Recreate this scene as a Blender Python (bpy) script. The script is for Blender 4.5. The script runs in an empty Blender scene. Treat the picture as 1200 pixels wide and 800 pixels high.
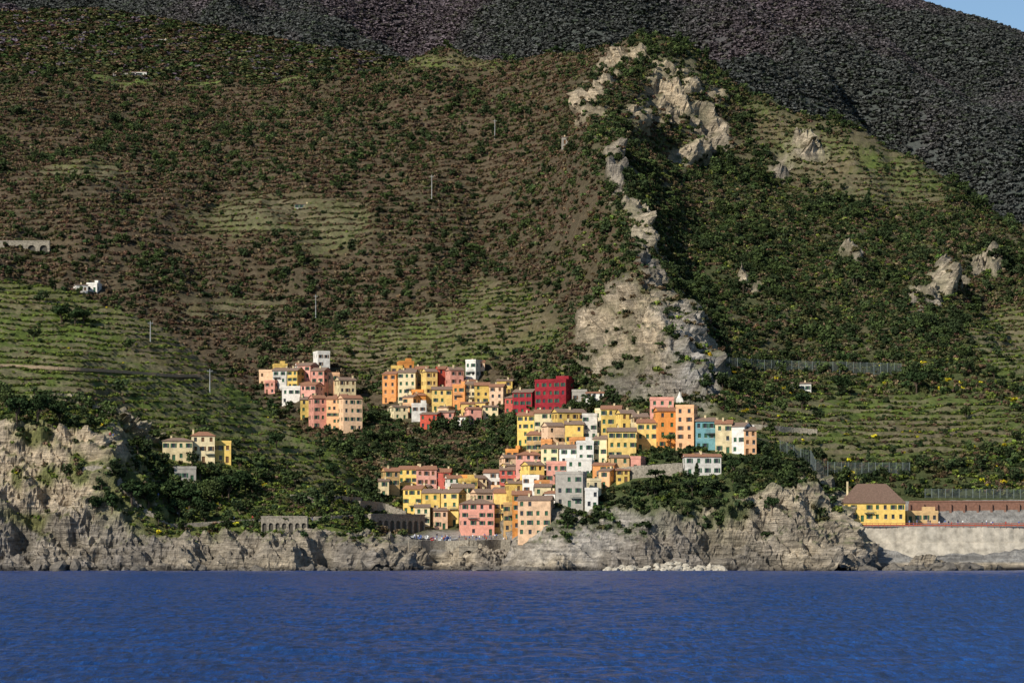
import bpy, math, random
import numpy as np
from mathutils import Vector
rng=np.random.default_rng(7); random.seed(7)
F=3600.;H=5.;YH=650.
sc=bpy.context.scene
def link(o): sc.collection.objects.link(o); return o
# ---------------------------------------------------------------- noise
perm=rng.permutation(256); vals=rng.uniform(-1,1,256)
def vn(x,y,z):
    xi=np.floor(x).astype(int);yi=np.floor(y).astype(int);zi=np.floor(z).astype(int)
    fx=x-xi;fy=y-yi;fz=z-zi
    fx=fx*fx*(3-2*fx);fy=fy*fy*(3-2*fy);fz=fz*fz*(3-2*fz)
    def h(a,b,c): return vals[perm[(perm[(perm[a&255]+b)&255]+c)&255]]
    c00=h(xi,yi,zi)*(1-fx)+h(xi+1,yi,zi)*fx
    c10=h(xi,yi+1,zi)*(1-fx)+h(xi+1,yi+1,zi)*fx
    c01=h(xi,yi,zi+1)*(1-fx)+h(xi+1,yi,zi+1)*fx
    c11=h(xi,yi+1,zi+1)*(1-fx)+h(xi+1,yi+1,zi+1)*fx
    return (c00*(1-fy)+c10*fy)*(1-fz)+(c01*(1-fy)+c11*fy)*fz
def fbm(x,y,z=0.,o=4,g=.5):
    x=np.asarray(x,float);y=np.asarray(y,float);z=np.zeros_like(x)+z
    s=0;a=1.;t=0
    for i in range(o):
        s=s+a*vn(x+i*17.3,y+i*9.1,z+i*5.7);t+=a;a*=g;x=x*2.03;y=y*2.03;z=z*2.03
    return s/t*1.6
def sst(a,b,x):
    t=np.clip((x-a)/(b-a),0,1);return t*t*(3-2*t)
# ---------------------------------------------------------------- terrain
def zpy(py,d): return H+(YH-py)/F*d
UU=np.arange(-900,2101,4.)
def gsm(a,s):
    n=int(3*s/4)+1;k=np.exp(-.5*(np.arange(-n,n+1)*4/s)**2);k/=k.sum()
    return np.convolve(np.pad(a,n,mode='edge'),k,'valid')
def cv(keys,s=8):
    k=np.array(keys,float)
    return gsm(np.interp(UU,k[:,0],k[:,1]),s),gsm(np.interp(UU,k[:,0],k[:,2]),s*1.5)
U=np.concatenate([np.arange(-900,-120,20.),np.arange(-120,1320,2.),np.arange(1320,2100,20.)])
D=np.concatenate([np.arange(962,1070,.6),np.arange(1070,1400,1.1),np.arange(1400,1720,1.8),np.arange(1720,2000,3.),np.arange(2000,4400,8.)])
def loft(curves,foot,tail):
    dd=[np.interp(U,UU,c[1]) for c in curves]; zz=[zpy(np.interp(U,UU,c[0]),d) for c,d in zip(curves,dd)]
    ds=[dd[0]-foot[0]-400,dd[0]-foot[0]]+dd; zs=[zz[0]*0-30,zz[0]*0+foot[1]]+zz
    for a,b in tail: ds.append(dd[-1]+a); zs.append(zz[-1]+b)
    ds=np.array(ds);zs=np.array(zs)
    Z=np.empty((len(U),len(D)))
    for i in range(len(U)): Z[i]=np.interp(D,ds[:,i],zs[:,i])
    return Z
A=loft([cv([(-900,642,1000),(0,642,1010),(430,640,1022),(520,638,1040),(600,636,1042),(700,640,1030),(850,640,1015),(970,625,1012),(992,617.5,1019),(1200,617,1019),(2100,615,1020)],4),
 cv([(-900,610,1040),(0,610,1040),(430,612,1060),(480,628,1062),(520,630,1062),(600,628,1066),(700,600,1070),(850,590,1070),(950,600,1045),(992,613,1046),(1200,613,1046),(2100,613,1046)],4),
 cv([(-900,590,1080),(0,590,1080),(430,590,1090),(520,605,1095),(600,605,1095),(700,580,1090),(850,575,1085),(950,580,1068),(1000,588,1056),(1200,587,1054),(2100,590,1054)],5),
 cv([(-900,560,1150),(0,560,1150),(300,540,1220),(430,525,1220),(520,535,1200),(600,530,1190),(700,500,1180),(760,480,1170),(850,482,1140),(950,520,1110),(1200,530,1110),(2100,530,1110)],10),
 cv([(-900,470,1300),(0,470,1300),(200,490,1330),(300,478,1320),(430,490,1290),(520,480,1290),(600,472,1270),(680,435,1255),(740,405,1225),(790,415,1190),(835,455,1190),(870,450,1225),(950,455,1225),(1200,460,1210),(2100,480,1210)],9),
 cv([(-900,380,1420),(0,380,1420),(200,390,1440),(300,395,1430),(430,390,1400),(600,370,1385),(690,335,1340),(740,302,1280),(775,335,1290),(810,350,1345),(860,350,1375),(950,350,1375),(1200,370,1330),(2100,400,1300)],8),
 cv([(-900,230,1600),(0,240,1600),(300,250,1600),(560,230,1575),(640,195,1540),(685,168,1450),(715,170,1450),(760,190,1530),(830,205,1560),(950,250,1540),(1100,270,1480),(1200,310,1430),(2100,420,1400)],8),
 cv([(-900,92,1900),(0,94,1900),(130,86,1900),(250,92,1900),(330,94,1880),(450,78,1850),(520,66,1820),(600,72,1780),(680,66,1700),(715,58,1660),(755,48,1640),(800,60,1640),(830,80,1650),(870,114,1640),(920,134,1620),(1000,157,1600),(1100,192,1580),(1140,214,1560),(1200,260,1500),(1300,330,1450),(1600,430,1400),(2100,500,1400)],5)],
 (16,-6),[(40,-6),(200,-80),(400,-200)])
B=loft([cv([(-900,652,984),(0,655,984),(200,650,984),(400,655,990),(470,664,1000),(500,675,1000),(560,760,1000),(2100,760,1000)],4),
 cv([(-900,480,1016),(-100,478,1014),(0,490,1012),(60,500,1012),(110,505,1010),(150,560,1008),(200,612,1006),(300,618,1006),(400,618,1010),(450,648,1015),(480,672,1015),(560,760,1015),(2100,760,1015)],6),
 cv([(-900,470,1030),(0,478,1030),(110,490,1030),(150,535,1026),(200,600,1016),(300,608,1016),(400,606,1022),(440,630,1030),(480,680,1030),(560,760,1030),(2100,760,1030)],6),
 cv([(-900,400,1120),(0,415,1115),(100,430,1110),(200,485,1095),(300,535,1085),(400,575,1070),(440,612,1060),(480,680,1060),(560,780,1060),(2100,780,1060)],8),
 cv([(-900,300,1260),(0,330,1230),(80,345,1225),(150,366,1210),(200,392,1200),(260,436,1180),(300,464,1170),(340,494,1150),(400,534,1130),(440,580,1110),(480,700,1090),(560,790,1080),(2100,790,1080)],5)],
 (14,-6),[(30,-12),(90,-50),(200,-120)])
C=loft([cv([(-900,780,992),(560,760,992),(590,672,992),(640,655,990),(760,655,988),(960,655,990),(1010,665,994),(1040,760,1000),(2100,780,1000)],4),
 cv([(-900,780,1010),(560,760,1010),(596,668,1010),(612,636,1008),(650,606,1010),(700,600,1008),(740,592,1008),(800,585,1005),(850,590,1005),(900,575,1005),(930,585,1005),(955,570,1008),(985,592,1010),(1010,650,1012),(1040,760,1012),(2100,780,1010)],5),
 cv([(-900,780,1025),(560,760,1030),(600,645,1032),(640,600,1028),(700,584,1022),(740,568,1022),(800,562,1020),(850,560,1020),(900,552,1022),(940,562,1025),(985,586,1025),(1010,650,1025),(1040,760,1025),(2100,780,1025)],6),
 cv([(-900,780,1060),(560,740,1060),(600,600,1060),(640,565,1060),(700,545,1056),(740,536,1052),(800,530,1046),(890,530,1046),(940,548,1046),(985,590,1046),(1020,660,1050),(1040,760,1050),(2100,780,1050)],6),
 cv([(-900,780,1130),(540,740,1130),(580,580,1130),(640,520,1130),(700,505,1130),(760,500,1120),(880,502,1100),(940,530,1090),(985,590,1080),(1040,760,1070),(2100,780,1060)],8)],
 (14,-6),[(30,-4),(120,-50),(250,-150)])
Dh=loft([cv([(-900,120,2080),(0,130,2080),(300,140,2080),(450,170,2080),(520,230,2080),(600,330,2080),(2100,500,2080)]),
 cv([(-900,0,2450),(0,14,2450),(100,10,2450),(150,14,2450),(200,22,2450),(300,42,2430),(350,50,2420),(400,56,2400),(450,66,2380),(520,90,2350),(600,280,2300),(2100,480,2300)],8)],
 (300,0),[(300,-100),(600,-300)])
E=loft([cv([(-900,230,2600),(600,230,2600),(900,250,2600),(1200,260,2600),(2100,300,2600)]),
 cv([(-900,70,3200),(600,80,3200),(900,95,3200),(1200,140,3200),(2100,220,3200)]),
 cv([(-900,-70,3900),(500,-70,3900),(900,-45,3900),(1040,-14,3900),(1085,0,3900),(1130,14,3900),(1160,24,3900),(1200,42,3900),(1300,70,3900),(1500,120,3900),(2100,200,3900)],8)],
 (400,0),[(300,-100),(600,-300)])
Ug,Dg=np.meshgrid(U,D,indexing='ij')
X=(Ug-600)/F*Dg;Y=Dg
sp_k=np.array([(40,755),(75,730),(110,700),(160,682),(220,705),(300,742),(350,775),(440,815),(520,900),(700,900)],float)
PYA=YH-(A-H)*F/Dg
spur=np.interp(PYA,sp_k[:,0],sp_k[:,1])
g=fbm(X/75,Y/230,3.1,4); g2=fbm(X/22,Y/45,8.1,3)
near=sst(40,110,A)
top=1-.55*sst(1500,1650,Dg)
A=A+(g*16*top+g2*3.)*near
B=B+(fbm(X/45,Y/60,1.3,3)*2.6)*sst(20,50,B)
rdg=1-np.abs(fbm(X/380+Y/800,Y/1100,5.5,3)); rd2=1-np.abs(fbm(X/150-Y/700,Y/480,2.5,3,.4))
wE=np.clip((3850-Dg)/500,.05,1)*sst(1950,2200,Dg)
E=E+((rdg-.75)*230+(rd2-.7)*45)*wE
Dh=Dh+(fbm(X/110,Y/200,7.7,4)*14)*np.clip((2450-Dg)/300,.25,1)*sst(1750,1900,Dg)
def smax(a,b,k):
    h=np.clip(.5+.5*(a-b)/k,0,1);return a*h+b*(1-h)+k*h*(1-h)
lab=np.argmax(np.stack([A,B,C,Dh,E]),0)
Z=smax(smax(A,B,3.),C,2.)
Z=np.maximum(np.maximum(Z,Dh),E)
Z=np.maximum(Z,-12)
PY=YH-(Z-H)*F/Dg
jx=fbm(X/14,Y/14,Z/14,3)*9; jy=fbm(X/14+50,Y/14,Z/14,3)*7
def ell(cx,cy,rx,ry,ang=0,d0=0,d1=9999,soft=.45):
    c=math.cos(math.radians(ang));s=math.sin(math.radians(ang))
    a=Ug+jx-cx;b=PY+jy-cy
    r=np.sqrt(((a*c+b*s)/rx)**2+((-a*s+b*c)/ry)**2)
    return (1-sst(1-soft,1+soft,r))*((Dg>d0)&(Dg<d1))
def many(L):
    m=np.zeros_like(Z)
    for e in L: m=np.maximum(m,ell(*e))
    return m
# terrace zones
T=many([(120,420,260,75,12,1050,1260),(500,400,130,34,-6,1290,1460),(590,385,70,30,0,1290,1450),(575,345,45,16,0,1350,1500),(310,250,80,22,-5,1450,1750),(395,265,45,28,-20,1450,1750),(270,360,60,10,0,1350,1550),
  (1010,200,100,36,12,1450,1680),(930,160,50,22,30,1450,1680),(1030,500,170,40,0,1070,1300),(1180,400,40,40,0,1200,1400),(100,200,50,11,0,1500,1850),(230,90,130,9,0,1700,1960),(530,72,60,9,0,1700,1900),(320,510,120,30,30,1040,1180)])
Tw=.42*((lab==0)&(Ug<spur)&(Dg>1280)).astype(float)
T2=np.maximum(T,Tw)*(Z>18)
step=np.where(Dg<1450,2.7,3.8)
zz=Z+fbm(X/30,Y/30,4.4,2)*2.+fbm(X/9,Y/9,1.4,2)*.7
ph=zz/step; fr=ph-np.floor(ph)
tt=np.clip((fr-.72)/.28,0,1)
Z=Z+T2*((np.floor(ph)+.12*fr+.88*tt)*step-zz)
riser=sst(.66,.8,fr)
P=np.stack([X,Y,Z],-1)
def normals(P):
    a=np.gradient(P,axis=0);b=np.gradient(P,axis=1)
    n=np.cross(a,b);n/=np.linalg.norm(n,axis=-1,keepdims=True)+1e-9
    n*=np.sign(n[...,2:3]+1e-9);return n
Zs=Z
N=normals(P)
cliffA=many([(738,66,36,12,-10,1400,1700),(700,112,14,36,25,1350,1700),(778,122,42,25,-25,1400,1700),(830,150,22,42,0,1400,1700),(785,90,32,24,20,1400,1700),(815,180,36,13,-15,1400,1700),(945,176,24,18,0,1450,1700),(915,200,12,22,0,1400,1700),
   (690,430,26,10,0,1150,1300),(828,45,10,34,-5,2400,4000),(845,80,20,16,0,2400,4000),(1110,330,26,16,-30,1200,1500),(1160,310,18,12,0,1200,1500),(1085,350,20,20,-30,1200,1500),(720,205,10,34,-8,1300,1600),(748,265,9,34,-25,1200,1500),(1000,300,14,8,20,1200,1600),(880,330,10,16,-20,1200,1500)])
cliffB=many([(745,350,30,20,20,1150,1400),(765,318,12,34,-25,1150,1400),(795,398,32,78,-24,1130,1400),(760,385,38,42,0,1130,1400),(708,398,26,38,0,1150,1400),(780,445,76,24,0,1130,1300),(822,445,30,38,0,1130,1300)])
brk=sst(-.35,.15,fbm(X/9,Y/9,Z/9,3)+.15)
cliff=np.maximum(cliffA*(.45+.55*brk),cliffB*(.75+.25*brk))
shore=1-sst(.62,.82,N[...,2])
shoreZ=(Dg<1075)*(lab<3)*(Zs<62)
rock=np.maximum(cliff,shore*shoreZ)
rock=np.maximum(rock,((Zs<11)&(Dg<1045)).astype(float))
rock=np.maximum(rock,ell(690,625,100,34,0,980,1040)*1.)
rock=np.maximum(rock,ell(950,610,60,45,0,980,1040)*1.)
rock=rock*(Zs<400)
q=X*.55+Z*.83; q2=X*.83-Z*.55
wq=q/3.4+fbm(X/16,Y/16,Z/16,3)*1.3;saw=wq-np.floor(wq)
big=fbm(X/15,Y/30,Z/26,4,.55)
blk=fbm(X/6,Y/6,Z/6,3,.5);blk=np.floor(blk*3.5+fbm(X/14,Y/14,Z/14,2)*2)/3.5
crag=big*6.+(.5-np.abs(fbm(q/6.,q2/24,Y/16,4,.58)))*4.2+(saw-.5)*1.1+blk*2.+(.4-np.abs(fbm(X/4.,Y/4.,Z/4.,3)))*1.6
slab=ell(680,628,85,34,-15,980,1035)
crag=crag*(1-.65*slab)
sc_a=np.where(Dg>1300,1.6,1.15)*np.where(Dg>2000,0,1)
flatw=1-((Ug>985)&(Dg>1008)&(Dg<1056)&(lab==0))
quay=1-ell(545,634,70,10,0,1030,1075)
P=P+N*(rock*crag*sc_a*flatw*quay+ (1-rock)*fbm(X/5,Y/5,Z/5,3)*.35*flatw*quay*(Dg<2000))[...,None]
N=normals(P)
# colours
def C3(*a): return np.array(a,float)
def mix(a,b,m): return a*(1-m[...,None])+b*m[...,None]
n1=fbm(X/40,Y/40,Z/40,4)*.5+.5; n2=fbm(X/6,Y/6,Z/6,3)*.5+.5
n1=np.clip(n1,0,1);n2=np.clip(n2,0,1)
brown=mix(C3(.115,.08,.048)+0*P,C3(.08,.07,.038),n1)
green=mix(C3(.072,.08,.034)+0*P,C3(.115,.10,.056),sst(.35,.7,n1))
rightm=sst(-12,12,Ug-spur+jx)
col=mix(brown,green,rightm)
lowg=1-sst(1200,1340,Dg)
col=mix(col,C3(.09,.105,.036),lowg*.7)
col=mix(col,mix(C3(.12,.16,.036)+0*P,C3(.17,.14,.06),n1*.7),(lab==1)*1.)
col=mix(col,C3(.09,.11,.04),(lab==2)*1.)
col=mix(col,C3(.075,.072,.048),(lab==3)*1.)
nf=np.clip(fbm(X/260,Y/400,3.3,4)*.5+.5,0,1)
far=mix(C3(.092,.078,.082)+0*P,C3(.072,.080,.070),sst(.35,.65,nf))  # purple-brown woodland, with distance haze tinted into the colour
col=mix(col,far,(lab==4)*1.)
tc=mix(C3(.12,.16,.036)+0*P,C3(.17,.14,.068),sst(.45,.8,n1))
tc=mix(tc,C3(.22,.175,.115),riser*.75*sst(.3,.55,n2))
col=mix(col,tc,T*(lab<3)*.85)
col=mix(col,C3(.165,.125,.085),Tw*riser*(1-T)*.8)
dry=many([(310,248,80,14,-5,1450,1750),(390,265,42,24,-15,1450,1750),(265,362,60,9,-8,1350,1550),(490,375,26,8,0,1290,1460),(1000,215,70,16,8,1450,1680),(100,202,50,9,0,1500,1850)])
col=mix(col,mix(C3(.20,.16,.10)+0*P,C3(.12,.115,.06),n2),dry*.7*(lab<3))
col=mix(col,C3(.14,.18,.05),ell(230,88,140,8,0,1700,2000)*.8)
rk=mix(C3(.50,.41,.29)+0*P,C3(.30,.26,.215),sst(.4,.8,n1))
rk=mix(rk,C3(.58,.455,.305),many([(60,540,90,60,0,980,1060),(750,380,60,50,0,1130,1400),(760,110,130,70,0,1350,1700)])*.8)
rk=mix(rk,C3(.42,.385,.34),ell(810,410,24,60,-24,1130,1400)*.7)
rk=mix(rk,C3(.48,.43,.365),slab*.7)
rk=mix(rk,C3(.2,.165,.12),sst(.52,.82,n2)*.55)
rk=mix(rk,C3(.23,.20,.165),ell(330,640,190,26,0,980,1060)*.55)
rk=mix(rk,C3(.15,.13,.095),(1-sst(-2.8,.2,crag))*.55)  # crevice shade painted into the rock colour where crag is low
rk=mix(rk,C3(.05,.045,.04),(1-sst(.4,2.2,P[...,2]+n2*1.5-.6)))
topg=sst(.58,.82,N[...,2])*(P[...,2]>9)*sst(.3,.5,n2)
veg=many([(790,582,62,24,0,980,1040),(850,600,30,12,0,980,1040),(905,570,30,14,0,980,1040),(40,515,30,12,20,980,1050),(95,565,12,26,0,980,1050),(30,606,26,8,0,980,1050),(170,585,60,40,0,980,1050),(250,605,70,22,0,980,1050),(350,600,40,14,0,980,1050),(60,560,14,12,0,980,1050),(20,560,10,14,0,980,1050),(960,600,14,8,0,980,1050)])*sst(.25,.5,n2+.1)
rockv=rock*(1-topg*.75)*(1-veg*.9)
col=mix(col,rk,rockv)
col=mix(col,C3(.30,.28,.25),((Ug>985)&(Dg>1010)&(Dg<1056)&(lab==0))*1.)
col=mix(col,C3(.34,.31,.27),ell(550,632,80,9,0,1030,1075))
col=np.clip(col,.01,.9)
nu,nd=len(U),len(D)
me=bpy.data.meshes.new('hillside_terrain')
me.vertices.add(nu*nd);me.vertices.foreach_set('co',P.reshape(-1).astype(np.float32))
ii,jj=np.meshgrid(np.arange(nu-1),np.arange(nd-1),indexing='ij')
a=(ii*nd+jj).ravel();fc=np.stack([a,a+nd,a+nd+1,a+1],-1)
me.loops.add(fc.size);me.loops.foreach_set('vertex_index',fc.ravel().astype(np.int32))
me.polygons.add(len(fc));me.polygons.foreach_set('loop_start',(np.arange(len(fc))*4).astype(np.int32))
me.polygons.foreach_set('use_smooth',(rock[:-1,:-1]<.6).ravel())
ca=me.color_attributes.new('Col','FLOAT_COLOR','POINT')
ca.data.foreach_set('color',np.concatenate([col,np.ones(col.shape[:2]+(1,))],-1).reshape(-1).astype(np.float32))
ra=me.attributes.new('rock','FLOAT','POINT');ra.data.foreach_set('value',rockv.ravel().astype(np.float32))
me.update(calc_edges=True)
terr=link(bpy.data.objects.new('hillside_terrain',me))
# ---------------------------------------------------------------- materials
def nt(name):
    m=bpy.data.materials.new(name);m.use_nodes=True;t=m.node_tree;t.nodes.clear();return m,t
def N_(t,ty,**k):
    n=t.nodes.new(ty)
    for a,b in k.items(): setattr(n,a,b)
    return n
def terrain_mat():
    m,t=nt('terrain_soil_and_rock');L=t.links.new
    o=N_(t,'ShaderNodeOutputMaterial');b=N_(t,'ShaderNodeBsdfPrincipled');b.inputs['Roughness'].default_value=.95
    b.inputs['Specular IOR Level'].default_value=.1
    at=N_(t,'ShaderNodeAttribute',attribute_name='Col');rk=N_(t,'ShaderNodeAttribute',attribute_name='rock')
    g=N_(t,'ShaderNodeNewGeometry')
    no=N_(t,'ShaderNodeTexNoise');no.inputs['Scale'].default_value=.45;no.inputs['Detail'].default_value=9;no.inputs['Roughness'].default_value=.7
    L(g.outputs['Position'],no.inputs['Vector'])
    mr=N_(t,'ShaderNodeMapRange');mr.inputs['From Min'].default_value=.3;mr.inputs['From Max'].default_value=.7;mr.inputs['To Min'].default_value=.55;mr.inputs['To Max'].default_value=1.4
    L(no.outputs['Fac'],mr.inputs['Value'])
    mp=N_(t,'ShaderNodeMapping');mp.inputs['Rotation'].default_value=(0,math.radians(-35),0);mp.inputs['Scale'].default_value=(.09,.15,1.0)
    L(g.outputs['Position'],mp.inputs['Vector'])
    n3=N_(t,'ShaderNodeTexNoise');n3.inputs['Scale'].default_value=1.;n3.inputs['Detail'].default_value=8;n3.inputs['Roughness'].default_value=.65
    L(mp.outputs['Vector'],n3.inputs['Vector'])
    m3=N_(t,'ShaderNodeMapRange');m3.inputs['From Min'].default_value=.38;m3.inputs['From Max'].default_value=.62;m3.inputs['To Min'].default_value=.65;m3.inputs['To Max'].default_value=1.3
    L(n3.outputs['Fac'],m3.inputs['Value'])
    mm=N_(t,'ShaderNodeMix',data_type='FLOAT');L(rk.outputs['Fac'],mm.inputs[0]);mm.inputs[2].default_value=1.;L(m3.outputs[0],mm.inputs[3])
    mu=N_(t,'ShaderNodeMath',operation='MULTIPLY');L(mr.outputs[0],mu.inputs[0]);L(mm.outputs[0],mu.inputs[1])
    vm=N_(t,'ShaderNodeVectorMath',operation='SCALE');L(at.outputs['Color'],vm.inputs[0]);L(mu.outputs[0],vm.inputs['Scale'])
    L(vm.outputs[0],b.inputs['Base Color'])
    ad=N_(t,'ShaderNodeMath',operation='ADD');L(no.outputs['Fac'],ad.inputs[0])
    m4=N_(t,'ShaderNodeMath',operation='MULTIPLY');L(n3.outputs['Fac'],m4.inputs[0]);L(rk.outputs['Fac'],m4.inputs[1]);L(m4.outputs[0],ad.inputs[1])
    bp=N_(t,'ShaderNodeBump');bp.inputs['Strength'].default_value=.9;bp.inputs['Distance'].default_value=2.2
    L(ad.outputs[0],bp.inputs['Height']);L(bp.outputs[0],b.inputs['Normal']);L(b.outputs[0],o.inputs[0]);return m
me.materials.append(terrain_mat())
def flat(name,c,rough=.9,scale=1.2,amt=.25,bump=.0,spec=.2):
    m,t=nt(name);L=t.links.new
    o=N_(t,'ShaderNodeOutputMaterial');b=N_(t,'ShaderNodeBsdfPrincipled');b.inputs['Roughness'].default_value=rough;b.inputs['Specular IOR Level'].default_value=spec
    g=N_(t,'ShaderNodeNewGeometry');no=N_(t,'ShaderNodeTexNoise');no.inputs['Scale'].default_value=scale;no.inputs['Detail'].default_value=6;no.inputs['Roughness'].default_value=.65
    L(g.outputs['Position'],no.inputs['Vector'])
    mr=N_(t,'ShaderNodeMapRange');mr.inputs['From Min'].default_value=.3;mr.inputs['From Max'].default_value=.7;mr.inputs['To Min'].default_value=1-amt;mr.inputs['To Max'].default_value=1+amt*.6
    L(no.outputs['Fac'],mr.inputs['Value'])
    vm=N_(t,'ShaderNodeVectorMath',operation='SCALE');vm.inputs[0].default_value=c[:3];L(mr.outputs[0],vm.inputs['Scale']);L(vm.outputs[0],b.inputs['Base Color'])
    if bump:
        bp=N_(t,'ShaderNodeBump');bp.inputs['Strength'].default_value=.7;bp.inputs['Distance'].default_value=bump;L(no.outputs['Fac'],bp.inputs['Height']);L(bp.outputs[0],b.inputs['Normal'])
    L(b.outputs[0],o.inputs[0]);return m
def leafmat(name,tint=None):
    m,t=nt(name);L=t.links.new
    o=N_(t,'ShaderNodeOutputMaterial');b=N_(t,'ShaderNodeBsdfDiffuse')
    s=N_(t,'ShaderNodeAttribute',attribute_name='shade')
    vm=N_(t,'ShaderNodeVectorMath',operation='SCALE');L(s.outputs['Fac'],vm.inputs['Scale'])
    if tint: vm.inputs[0].default_value=tint
    else:
        a=N_(t,'ShaderNodeAttribute',attribute_name='tint',attribute_type='INSTANCER');L(a.outputs['Color'],vm.inputs[0])
    L(vm.outputs[0],b.inputs['Color']);L(b.outputs[0],o.inputs[0]);return m
M={k:[flat('stucco_'+k,c,.9,.9,.25),flat('stucco_faded_'+k,tuple(v*.9+.04 for v in c),.9,.7,.3),flat('stucco_old_'+k,tuple(v*.82 for v in c),.9,.5,.4)] for k,c in dict(Y=(.86,.58,.16),C=(.87,.70,.40),W=(.84,.78,.68),P=(.82,.38,.28),S=(.84,.47,.24),O=(.80,.32,.08),R=(.58,.10,.06),D=(.36,.03,.04),T=(.22,.45,.48),A=(.86,.56,.34),G=(.40,.36,.3),B=(.68,.43,.18)).items()}
tile=flat('terracotta_tiles',(.34,.165,.095),.9,2.5,.4,.1)
tile2=flat('weathered_tiles',(.26,.175,.125),.9,2.5,.4,.1)
stroof=flat('station_roof_tiles',(.19,.12,.085),.9,2.5,.4,.1)
slate=flat('slate_terrace',(.3,.27,.24),.9,2,.3)
glass=flat('window_glass_dark',(.035,.038,.042),.25,1,.2,0,.5)
shG=flat('shutter_green',(.04,.11,.06),.7);shB=flat('shutter_brown',(.15,.08,.04),.7)
trim=flat('white_trim',(.72,.68,.6),.8)
stone=flat('dry_stone',(.32,.275,.21),.95,1.6,.6,.4);conc=flat('sea_wall_concrete',(.47,.41,.32),.95,.35,.5,.4)
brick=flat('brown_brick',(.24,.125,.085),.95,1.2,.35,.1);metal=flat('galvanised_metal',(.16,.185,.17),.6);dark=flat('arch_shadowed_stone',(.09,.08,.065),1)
redp=flat('red_railing_paint',(.42,.1,.055),.6);earth=flat('earth_track',(.34,.25,.16),.95)
bark=flat('bark',(.09,.065,.045),.95)
# ---------------------------------------------------------------- mesh builder
class MB:
    def __init__(s): s.v=[];s.f=[]
    def poly(s,pts):
        k=len(s.v);s.v+=[tuple(p) for p in pts];s.f.append(tuple(range(k,k+len(pts))))
    def box(s,x0,x1,y0,y1,z0,z1):
        k=len(s.v);s.v+=[(x,y,z) for z in(z0,z1) for y in(y0,y1) for x in(x0,x1)]
        s.f+=[tuple(k+i for i in q) for q in((0,1,3,2),(4,5,7,6),(0,1,5,4),(2,3,7,6),(0,2,6,4),(1,3,7,5))]
    def obox(s,p,q,w,z0,z1):
        p=np.array(p[:2]);q=np.array(q[:2]);d=(q-p)/(np.linalg.norm(q-p)+1e-9);n=np.array((-d[1],d[0]))*w/2
        k=len(s.v);s.v+=[(*c,z) for z in(z0,z1) for c in(p-n,q-n,q+n,p+n)]
        s.f+=[tuple(k+i for i in r) for r in((0,1,2,3),(4,5,6,7),(0,1,5,4),(1,2,6,5),(2,3,7,6),(3,0,4,7))]
    def tube(s,a,b,r0,r1,n=6):
        a=Vector(a);b=Vector(b);d=(b-a).normalized();u=d.orthogonal().normalized();w=d.cross(u)
        k=len(s.v)
        for c,r in((a,r0),(b,r1)):
            for i in range(n):
                t=i/n*6.2832;s.v.append(tuple(c+(u*math.cos(t)+w*math.sin(t))*r))
        for i in range(n): s.f.append((k+i,k+(i+1)%n,k+n+(i+1)%n,k+n+i))
        s.f.append(tuple(k+n+i for i in range(n)))
    def ob(s,name,mat,parent=None):
        if not s.v: return None
        m=bpy.data.meshes.new(name);m.from_pydata(s.v,[],s.f);m.materials.append(mat);m.update()
        o=link(bpy.data.objects.new(name,m))
        if parent: o.parent=parent
        return o
def empty(name,loc,rz=0):
    e=link(bpy.data.objects.new(name,None));e.location=loc;e.rotation_euler=(0,0,rz);e.empty_display_size=1;return e
PYf=YH-(P[...,2]-H)*F/P[...,1]
def hit(u,py,dmin=0):
    j=int(np.argmin(abs(U-u)));r=PYf[j];ok=np.where((r<=py)&(D>=dmin))[0]
    i=ok[0] if len(ok) else np.argmin(r)
    if i>0 and r[i-1]>py: t=(r[i-1]-py)/(r[i-1]-r[i]+1e-9)
    else: t=0
    p=P[j,i-1]*(1-t)+P[j,i]*t if i>0 else P[j,i]
    return p
def zat(u,d): 
    return float(np.interp(d,D,P[int(np.argmin(abs(U-u))),:,2]))
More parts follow.
